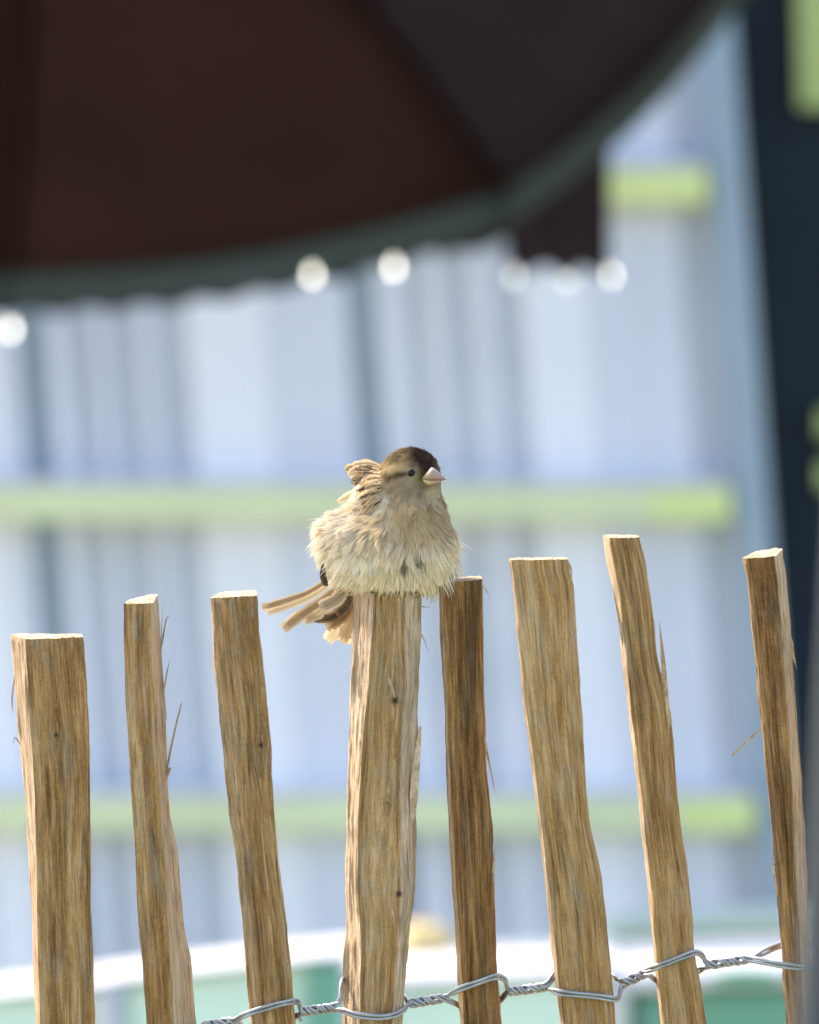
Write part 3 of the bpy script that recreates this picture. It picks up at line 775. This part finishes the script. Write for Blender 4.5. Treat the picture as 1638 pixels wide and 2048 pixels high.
def plumage(p):
    """colour of the sparrow's feathers at points p (own markings, with lit flank, breast rim and nape edge painted in)"""
    n = len(p); x, y, d = p[:, 0], p[:, 1], p[:, 2]
    col = np.tile(np.array([.55, .508, .42]), (n, 1))                       # cream belly
    col = mixc(col, sstep(1120, 1050, y)*sstep(1000, 1030, y+0*x)*.9, (.48, .40, .28))   # beige breast
    col = mixc(col, sstep(1075, 1040, y)*sstep(760, 800, x), (.375, .295, .19))
    col = mixc(col, g2(p, 822, 1064, 42, 18)*.7, (.33, .24, .125))
    col = mixc(col, sstep(745, 690, x)*sstep(1000, 1040, y)*.7, (.56, .51, .45))   # lit flank painted paler
    col = mixc(col, sstep(885, 915, x)*sstep(1010, 1040, y)*.6, (.56, .50, .42))  # lit right rim of the breast painted paler
    back = sstep(40, 90, d)*sstep(1090, 1030, y)*sstep(790, 740, x)
    st = .5+.5*np.sin(x*.45+y*.18)
    col = mixc(col, back, (.27, .18, .10)); col = mixc(col, back*(st > .75), (.10, .065, .04))
    hd = sstep(1012, 985, y - .12*(x-822))*sstep(742, 756, x)
    col = mixc(col, hd, (.275, .222, .15))                                  # cheek
    col = mixc(col, hd*g2(p, 808, 978, 26, 18)*.55, (.235, .19, .135))
    col = mixc(col, hd*sstep(966, 982, y)*sstep(838, 858, x), (.40, .315, .21))           # throat
    col = mixc(col, hd*g2(p, 752, 955, 13, 42, .12), (.60, .48, .34))         # lit nape edge painted pale
    col = mixc(col, hd*g2(p, 774, 953, 7, 24, .2)*.7, (.30, .22, .125))
    crown = sstep(938, 926, y + .14*(x-822))
    col = mixc(col, hd*crown, (.205, .145, .082))
    col = mixc(col, hd*g2(p, 788, 934, 25, 7, -.06)*1.1, (.43, .335, .19))    # buff brow
    col = mixc(col, hd*g2(p, 798, 949.5, 16, 4.2, -.12)*1.3, (.075, .046, .024))   # line behind the eye
    col = mixc(col, hd*g2(p, 781, 955, 6, 6)*.8, (.15, .10, .055))
    col = mixc(col, hd*g2(p, 812, 920, 18, 8, -.5)*.55, (.085, .056, .032))
    col = mixc(col, hd*g2(p, 853, 926, 15, 27, -.45)*1.4, (.030, .017, .016))   # dark forehead
    col = mixc(col, hd*g2(p, 862, 912, 10, 14, -.5)*1.1, (.050, .030, .026))
    col = mixc(col, hd*g2(p, 843, 948, 5.5, 13, .25)*1.2, (.045, .028, .018))        # lores
    col = mixc(col, hd*g2(p, 846, 976, 8, 5)*.75, (.10, .07, .035))
    col = mixc(col, hd*g2(p, 834, 950, 5, 9)*.55, (.32, .26, .11))
    col = mixc(col, g2(p, 785, 1003, 14, 4, .6)*.5, (.21, .16, .095))
    col = mixc(col, g2(p, 858, 1004, 4, 5)*.7, (.15, .11, .06))
    col = mixc(col, g2(p, 807, 1121, 3.6, 7, .1)*.95, (.05, .035, .02))
    col = mixc(col, g2(p, 834, 1108, 3.4, 9, -.35)*.95, (.05, .045, .03))
    return np.clip(col*np.array([1.52, 1.47, 1.32]), 0, .9)

def flow(p, nrm):
    x, y, d = p[:, 0], p[:, 1], p[:, 2]
    body = np.stack([(x-800)/150*.75, np.ones_like(x), .15+0*x], -1)
    fl = sstep(740, 660, x)
    body = body*(1-fl[:, None]) + fl[:, None]*np.array([-.75, .75, .25])
    up = sstep(1060, 1000, y)*sstep(790, 740, x)
    body = body*(1-up[:, None]) + up[:, None]*np.array([-.9, .35, .5])
    hdv = np.stack([-.85-0*x, .25+(y-935)/90, .35+0*x], -1)
    hw = sstep(1015, 985, y)[:, None]
    f = body*(1-hw)+hdv*hw
    f = f - nrm*np.sum(f*nrm, -1, keepdims=True)
    return f/(np.linalg.norm(f, axis=-1, keepdims=True)+1e-9)

bird = empty('sparrow', W(780, 1186, 30))
tag(bird, 'fluffed-up brown and cream sparrow perched on top of a fence stake', 'bird')
dirs, faces = icosphere(5)
CB = np.array([795., 1040., 36.])
ts = np.arange(0, 260, 2.0)
rad = np.zeros(len(dirs))
for k, t in enumerate(ts):
    rad[sdf(CB+dirs*t) < 0] = t
lo = rad.copy(); hi = rad+2.0
for _ in range(10):
    m_ = (lo+hi)/2; ins = sdf(CB+dirs*m_[:, None]) < 0
    lo = np.where(ins, m_, lo); hi = np.where(ins, hi, m_)
bp_ = CB+dirs*lo[:, None]
body = mesh_obj('body', W(bp_[:, 0], bp_[:, 1], bp_[:, 2]), faces, FEATHER, bird, True, color=plumage(bp_))

# plumage: soft tapering barbs laid over the body along the lie of the feathers
NB = 105000
tri = bp_[faces]; ar = np.linalg.norm(np.cross(tri[:, 1]-tri[:, 0], tri[:, 2]-tri[:, 0]), axis=1)
ctr = tri.mean(1); fn = grad(ctr)
wgt = ar*(1+1.2*(fn[:, 2] < .35))*(1+1.3*(ctr[:, 1] < 1000))
fi = rng.choice(len(faces), NB, p=wgt/wgt.sum())
u, v_ = rng.random((2, NB)); sw = u+v_ > 1; u[sw] = 1-u[sw]; v_[sw] = 1-v_[sw]
rt = tri[fi, 0]+(tri[fi, 1]-tri[fi, 0])*u[:, None]+(tri[fi, 2]-tri[fi, 0])*v_[:, None]
nr = grad(rt); fl = flow(rt, nr)
wisp = (rng.random(NB) < .05)*sstep(1000, 1050, rt[:, 1])*np.clip(sstep(730, 660, rt[:, 0])+sstep(840, 890, rt[:, 0])+sstep(1120, 1160, rt[:, 1])*.8, 0, 1)
hw = sstep(1015, 975, rt[:, 1])
# clumps
seeds = rt[rng.choice(NB, 1100, replace=False)]
cl = np.zeros(NB, int)
for s0 in range(0, NB, 4000):
    dd = ((rt[s0:s0+4000, None]-seeds[None])**2).sum(-1); cl[s0:s0+4000] = dd.argmin(1)
cdir = rng.normal(0, 1, (1100, 3))*.22; clift = rng.normal(0, .10, 1100); clen = 1+rng.normal(0, .16, 1100); ctone = 1+rng.normal(0, .045, 1100)
edge_r = sstep(850, 905, rt[:, 0])*sstep(1060, 1120, rt[:, 1])
bottom = sstep(1130, 1165, rt[:, 1])
brw = sstep(1085, 1040, rt[:, 1])*sstep(735, 775, rt[:, 0])*(1-hw)
length = (15*hw+30*(1-hw)-9*brw)*clen[cl]*rng.uniform(.7, 1.25, NB)*(1+.35*edge_r)*(1-.25*bottom*(1-edge_r))
lift = (.10*hw+.26*(1-hw)-.10*brw)+clift[cl]*(1-.6*hw)*(1-.6*brw)+rng.normal(0, .05, NB)+.10*edge_r
wisp = wisp*(1-.45*sstep(700, 660, rt[:, 0])); length *= 1+.75*wisp; lift += .30*wisp
face_w = g2(rt, 850, 955, 22, 26)*sstep(60, 30, rt[:, 2]); length *= 1-.55*face_w
length *= 1-.5*g2(rt, 822, 946, 9, 9); 
eyeclear = ((rt[:, 0]-822)**2+(rt[:, 1]-946)**2 < 8.0**2) & (rt[:, 2] < 20)
beakclear = (rt[:, 0] > 852) & (rt[:, 1] > 938) & (rt[:, 1] < 966) & (rt[:, 2] < 40)
dr = fl+cdir[cl]*(1-.45*hw)[:, None]+nr*lift[:, None]+rng.normal(0, .09, (NB, 3))
dr /= np.linalg.norm(dr, axis=1, keepdims=True)
droop = fl-nr*.12
# pull tips together within a clump
ctip = seeds[cl]+flow(seeds, grad(seeds))[cl]*length[:, None]*1.0+grad(seeds)[cl]*(length*.22)[:, None]
keep = ~(eyeclear | beakclear)
rt, nr, dr, fl, droop, length, ctip, cl, hw = [a[keep] for a in (rt, nr, dr, fl, droop, length, ctip, cl, hw)]
NB = len(rt)
wid = (1.35*hw+1.75*(1-hw))*rng.uniform(.7, 1.3, NB)
side = np.cross(nr, dr); side /= np.linalg.norm(side, axis=1, keepdims=True)+1e-9
sgm = [0, .35, .7, 1.0]; wf = [.9, 1.0, .65, .05]
VV = np.zeros((NB, 7, 3)); 
for k in range(4):
    t = sgm[k]
    p = rt-nr*1.5+dr*(length*t)[:, None]+droop*0+(-nr)*(length*.10*t*t)[:, None]
    pull = .16*t*t
    p = p*(1-pull)+(ctip*pull + p*0) if False else p + (ctip-p)*(pull*np.clip(1-hw, .25, 1))[:, None]
    if k < 3:
        VV[:, 2*k] = p-side*(wid*wf[k]/2)[:, None]; VV[:, 2*k+1] = p+side*(wid*wf[k]/2)[:, None]
    else:
        VV[:, 6] = p
cc = plumage(rt)*(ctone[cl]*rng.uniform(.86, 1.14, NB))[:, None]
cols_ = np.repeat(cc[:, None], 7, 1)
cols_[:, 4:] *= 1.05
flat = VV.reshape(-1, 3)
wv = W(flat[:, 0], flat[:, 1], flat[:, 2]).astype(np.float32)
me = bpy.data.meshes.new('plumage')
me.vertices.add(NB*7); me.vertices.foreach_set('co', wv.ravel())
base = (np.arange(NB)*7)[:, None]
loops = (base+np.array([[0, 1, 3, 2, 2, 3, 5, 4, 4, 5, 6]])).ravel()
me.loops.add(NB*11); me.loops.foreach_set('vertex_index', loops.astype(np.int32))
lst = (np.arange(NB)*11)[:, None]+np.array([[0, 4, 8]])
me.polygons.add(NB*3); me.polygons.foreach_set('loop_start', lst.ravel().astype(np.int32))
me.polygons.foreach_set('use_smooth', np.ones(NB*3, bool))
me.update(calc_edges=True); me.validate()
a = me.attributes.new('col', 'FLOAT_COLOR', 'POINT'); c4 = np.ones((NB*7, 4), np.float32); c4[:, :3] = np.clip(cols_.reshape(-1, 3), 0, 1)
a.data.foreach_set('color', c4.ravel())
me.materials.append(FEATHER)
po = bpy.data.objects.new('plumage', me); C.objects.link(po); po.parent = bird; po.matrix_parent_inverse = bird.matrix_basis.inverted()
po['kind'] = 'stuff'

def feather(name, pts, wpx, center, edge, facing=(0, 0, -1), cup=.18, seed=0, tip=.55, fr_=.05, parent=bird):
    """one vaned feather along pts: pointed-oval vane with a raised shaft, dark centre and paler fringe"""
    r = np.random.default_rng(seed); p = catmull(pts, 7); m = len(p); t = np.linspace(0, 1, m)
    prof = np.clip(np.sin(np.pi*np.clip(t*.5+.10, 0, 1)), 0, 1)*np.where(t > .82, np.sqrt(np.clip(1-((t-.82)/.18)**2*(1-tip*.6), 0, 1)), 1)
    T = np.gradient(p, axis=0); T /= np.linalg.norm(T, axis=1)[:, None]+1e-9
    Fc = np.array(facing, float); Fc /= np.linalg.norm(Fc)
    Sd = np.cross(T, Fc[None]); Sd /= np.linalg.norm(Sd, axis=1)[:, None]+1e-9
    nc = 13; us = np.linspace(-1, 1, nc)
    V = []; col = []
    fray = r.normal(0, fr_, (m, 2))
    for i in range(m):
        for u_ in us:
            e = 1+fray[i, 0 if u_ < 0 else 1]*(abs(u_) > .7)
            back_ = -.30*wpx*abs(u_)*prof[i]                 # barbs sweep to the tip
            q = p[i]+Sd[i]*u_*wpx/2*prof[i]*e - T[i]*back_*.0 - Fc*(-cup*wpx*(u_*u_)*prof[i]) + Fc*(.9 if abs(u_) < .05 else 0) + Fc*.35*math.sin(u_*9+t[i]*14)
            V.append(q)
            k = min(1, max(0, (abs(u_)-.5)/.4)); k = max(k, sstep(.88, 1.0, np.array([t[i]]))[0]*.8)
            cshaft = .75 if abs(u_) < .05 else 1
            barb = 1+.10*math.sin(u_*22+t[i]*60)
            col.append((np.array(center)*(1-k)+np.array(edge)*k)*cshaft*barb)
    V = np.array(V); F = [(i*nc+j, i*nc+j+1, (i+1)*nc+j+1, (i+1)*nc+j) for i in range(m-1) for j in range(nc-1)]
    return mesh_obj(name, W(V[:, 0], V[:, 1], V[:, 2]), F, FEATHER, parent, True, color=np.clip(col, 0, 1))

BR = (.33, .225, .12); BUFF = (.70, .53, .31); DK = (.11, .075, .045); PALE = (.80, .64, .44)
tail = [ # root .. tip (photo x, y, depth), width, centre, edge
    ([(700,1128,120),(630,1178,135),(580,1200,142),(524,1216,146)], 17, BR, BUFF, (0,-.7,-1)),
    ([(700,1136,122),(636,1186,130),(590,1208,136),(535,1226,142)], 14, BUFF, PALE, (0,-.5,-1)),
    ([(702,1142,118),(650,1196,124),(605,1228,128),(566,1258,132)], 21, BR, BUFF, (0,-.4,-1)),
    ([(705,1144,116),(668,1200,124),(640,1222,128),(606,1240,130)], 26, BUFF, PALE, (.1,-.4,-1)),
    ([(715,1150,124),(690,1200,130),(668,1232,134),(612,1238,132)], 18, DK, BR, (0,-.3,-1)),
    ([(722,1150,128),(702,1206,134),(680,1236,136),(650,1252,136)], 26, BR, BUFF, (.2,-.3,-1)),
    ([(725,1155,130),(704,1216,136),(678,1250,138),(654,1282,140)], 24, BUFF, PALE, (.2,-.3,-1)),
    ([(735,1160,132),(716,1220,138),(700,1250,140),(682,1284,142)], 22, BR, BUFF, (.2,-.3,-1)),
    ([(745,1160,134),(728,1225,140),(716,1262,142),(702,1290,144)], 22, BUFF, PALE, (.2,-.3,-1)),
    ([(712,1158,110),(702,1190,114),(690,1215,118),(672,1228,122)], 20, DK, BR, (.1,-.3,-1)),
    ([(702,1150,106),(690,1178,110),(672,1200,114),(640,1216,118)], 24, (.45,.36,.25), PALE, (.1,-.3,-1)),
]
for k, (pts, wd, c0, c1, fc) in enumerate(tail):
    feather('tail_feather', pts, wd*1.15, c0, c1, fc, seed=100+k, tip=1.5, fr_=.09, cup=.10)
wing = [([(664,1110,34),(650,1130,28),(647,1150,26),(653,1172,26)], 14, (.06,.045,.03), (.09,.065,.045), (-.4,0,-1))]
for k, (pts, wd, c0, c1, fc) in enumerate(wing):
    feather('wing_feather', pts, wd, c0, c1, fc, seed=140+k)
backf = [([(768,936,58),(738,928,66),(714,934,70),(688,941,72)], 20, BR, BUFF),
         ([(764,945,50),(738,940,58),(716,944,62),(694,952,64)], 20, BUFF, PALE),
         ([(760,952,46),(738,950,52),(720,956,56),(702,962,58)], 20, BR, BUFF),
         ([(764,962,44),(744,960,48),(726,966,52),(708,972,54)], 18, DK, BUFF),
         ([(762,968,44),(740,976,50),(714,986,56),(672,1006,60)], 17, BUFF, PALE),
         ([(762,974,42),(740,984,47),(716,997,52),(680,1018,56)], 17, BR, BUFF),
         ([(764,980,40),(744,992,44),(720,1008,48),(688,1030,52)], 18, BUFF, PALE),
         ([(768,956,36),(750,962,40),(736,972,44),(724,986,46)], 18, BR, BUFF),
         ([(768,968,34),(752,976,38),(740,986,40),(728,1000,42)], 16, DK, BUFF),
         ([(772,942,52),(752,934,58),(736,934,62),(718,938,64)], 18, DK, BUFF),
         ([(760,985,44),(735,1000,50),(710,1018,56),(684,1036,58)], 18, BUFF, PALE)]
for k, (pts, wd, c0, c1) in enumerate(backf):
    feather('back_feather', pts, wd, c0, c1, (-.25, -.5, -1), seed=160+k, cup=.25, fr_=.14, tip=-.5)
def on_body(p):
    if 690 < p[0] and sdf(np.array([[p[0], p[1], 45.]]))[0] < 0:
        return (p[0], p[1], min(p[2], surf_at(p[0], p[1])-5))
    return p
rb = np.random.default_rng(5)
for k in range(30):
    q = k/29; x0 = 760+rb.uniform(-10, 6); y0 = 932+q*66+rb.uniform(-5, 5)
    an = -.12+q*.85+rb.normal(0, .16); ln = rb.uniform(30, 52)+q*8
    pts = [(x0, y0, 46-q*14)]
    for f in (.4, .7, 1.0):
        pts.append((x0-ln*f*math.cos(an), y0+ln*f*math.sin(an)-3*math.sin(f*3), 46-q*14+16*f))
    pts = [on_body(q_) for q_ in pts]
    c0, c1 = [(BR, BUFF), (BUFF, PALE), (DK, BUFF)][k % 3]
    feather('back_feather', pts, rb.uniform(10, 15), c0, c1, (-.25, -.4+rb.normal(0, .2), -1), seed=200+k, cup=.3, fr_=.16, tip=-.6)

# eye with a thin pale lid ring
ed = surf_at(822, 946)
def ball(name, c, r, mat, n1=20, n2=12, parent=bird):
    V = []; F = []
    for i in range(n2+1):
        for j in range(n1):
            th = math.pi*i/n2; ph = 2*math.pi*j/n1
            V.append((c[0]+r[0]*math.sin(th)*math.cos(ph), c[1]+r[1]*math.cos(th), c[2]+r[2]*math.sin(th)*math.sin(ph)))
    for i in range(n2):
        for j in range(n1): F.append((i*n1+j, i*n1+(j+1) % n1, (i+1)*n1+(j+1) % n1, (i+1)*n1+j))
    V = np.array(V); return mesh_obj(name, W(V[:, 0], V[:, 1], V[:, 2]), F, mat, parent, True)
eye = ball('eye', (822.5, 946, ed+1.0), (7.8, 8.0, 7), EYE)
ringp = np.array([(822.5+8.3*math.cos(a), 946+8.7*math.sin(a), ed-.6+1.2*abs(math.cos(a))) for a in np.linspace(0, 2*math.pi, 29)])
V, F = tube(W(ringp[:, 0], ringp[:, 1], ringp[:, 2]), 1.1*K, 6)
ring_o = mesh_obj('eye_ring', V, F, HORN, eye, True, color=np.tile((.22, .17, .09), (len(V), 1)))

# bill: two mandibles
def mandible(name, secs, colf):
    V = []; F = []; n = 16; col = []
    for (x_, top, bot, hw_, dep) in secs:
        for j in range(n):
            a = 2*math.pi*j/n
            yy = (top+bot)/2-(bot-top)/2*math.sin(a)
            V.append((x_, yy, dep-hw_*math.cos(a)*(1 if True else 0))); col.append(colf(x_, yy))
    for i in range(len(secs)-1):
        for j in range(n): F.append((i*n+j, i*n+(j+1) % n, (i+1)*n+(j+1) % n, (i+1)*n+j))
    F += [tuple(range(n))[::-1], tuple((len(secs)-1)*n+j for j in range(n))]
    V = np.array(V); return mesh_obj(name, W(V[:, 0], V[:, 1], V[:, 2]), F, HORN, bird, True, color=np.array(col))
def cu(x_, y_):
    k = np.clip((864-x_)/20, 0, 1); tipk = np.clip((x_-880)/11, 0, 1); topk = np.clip((945-y_)/12, 0, 1)
    c = np.array((.36, .235, .19))*(1-topk)+np.array((.27, .21, .20))*topk
    c = c*(1-k)+np.array((.40, .31, .10))*k
    return c*(1-tipk)+np.array((.24, .16, .14))*tipk
def clw(x_, y_):
    k = np.clip((868-x_)/20, 0, 1); c = np.array((.40, .25, .165))
    return c*(1-k)+np.array((.50, .39, .12))*k
bd = surf_at(850, 955)
D0 = bd+5
def bill(rows, sgn_):
    return [(x_, t_, b_, w_, D0 - (x_-846)*.40) for x_, t_, b_, w_ in rows]
mandible('upper_mandible', bill([(840,955,958,5),(846,953.5,959,9),(852,946.5,960,12),(858,939.5,960.5,13.5),(862.5,934.5,961,13.5),(867,935.5,961,12.6),(873,940.5,960.8,10.6),(879,946,960.4,8),(884,950.8,960,5.4),(888.5,955,959.8,2.8),(892,958.6,960,.6)], 1), cu)
mandible('lower_mandible', bill([(840,957,960,4),(846,957.5,964,8),(852,958.5,969,10.5),(858,959.5,971,11.5),(865,960,970,10.4),(872,960,967.6,8.4),(879,959.8,964.8,5.6),(885,959.6,962,3),(889,959.5,960.4,.6)], -1), clw)

# feet: toes and claws gripping the front edge of the stake top
for fx in (784, 812):
    foot_o = empty('foot', W(fx, 1186, 20)); foot_o.parent = bird; foot_o.matrix_parent_inverse = bird.matrix_basis.inverted()
    tar = np.array([(fx+3, 1150, 46), (fx+2, 1168, 36), (fx, 1180, 24)], float)
    V, F = tube(W(tar[:, 0], tar[:, 1], tar[:, 2]), [3.2*K, 3*K, 3.2*K], 8); mesh_obj('shank', V, F, SKIN, foot_o, True)
    for tx_, ty_ in ((-13, 0), (-1, 1), (10, 0)):
        pt = catmull([(fx, 1180, 24), (fx+tx_*.55, 1178, 12), (fx+tx_, 1180, 1), (fx+tx_*1.1, 1186, -6)], 5)
        V, F = tube(W(pt[:, 0], pt[:, 1], pt[:, 2]), np.linspace(3.0, 2.3, len(pt))*K, 8)
        toe = mesh_obj('toe', V, F, SKIN, foot_o, True)
        pt = catmull([(fx+tx_*1.1, 1185, -5.5), (fx+tx_*1.15, 1191, -8), (fx+tx_*1.15, 1196, -4)], 5)
        V, F = tube(W(pt[:, 0], pt[:, 1], pt[:, 2]), np.linspace(1.9, .4, len(pt))*K, 6)
        mesh_obj('claw', V, F, SKIN, foot_o, True)
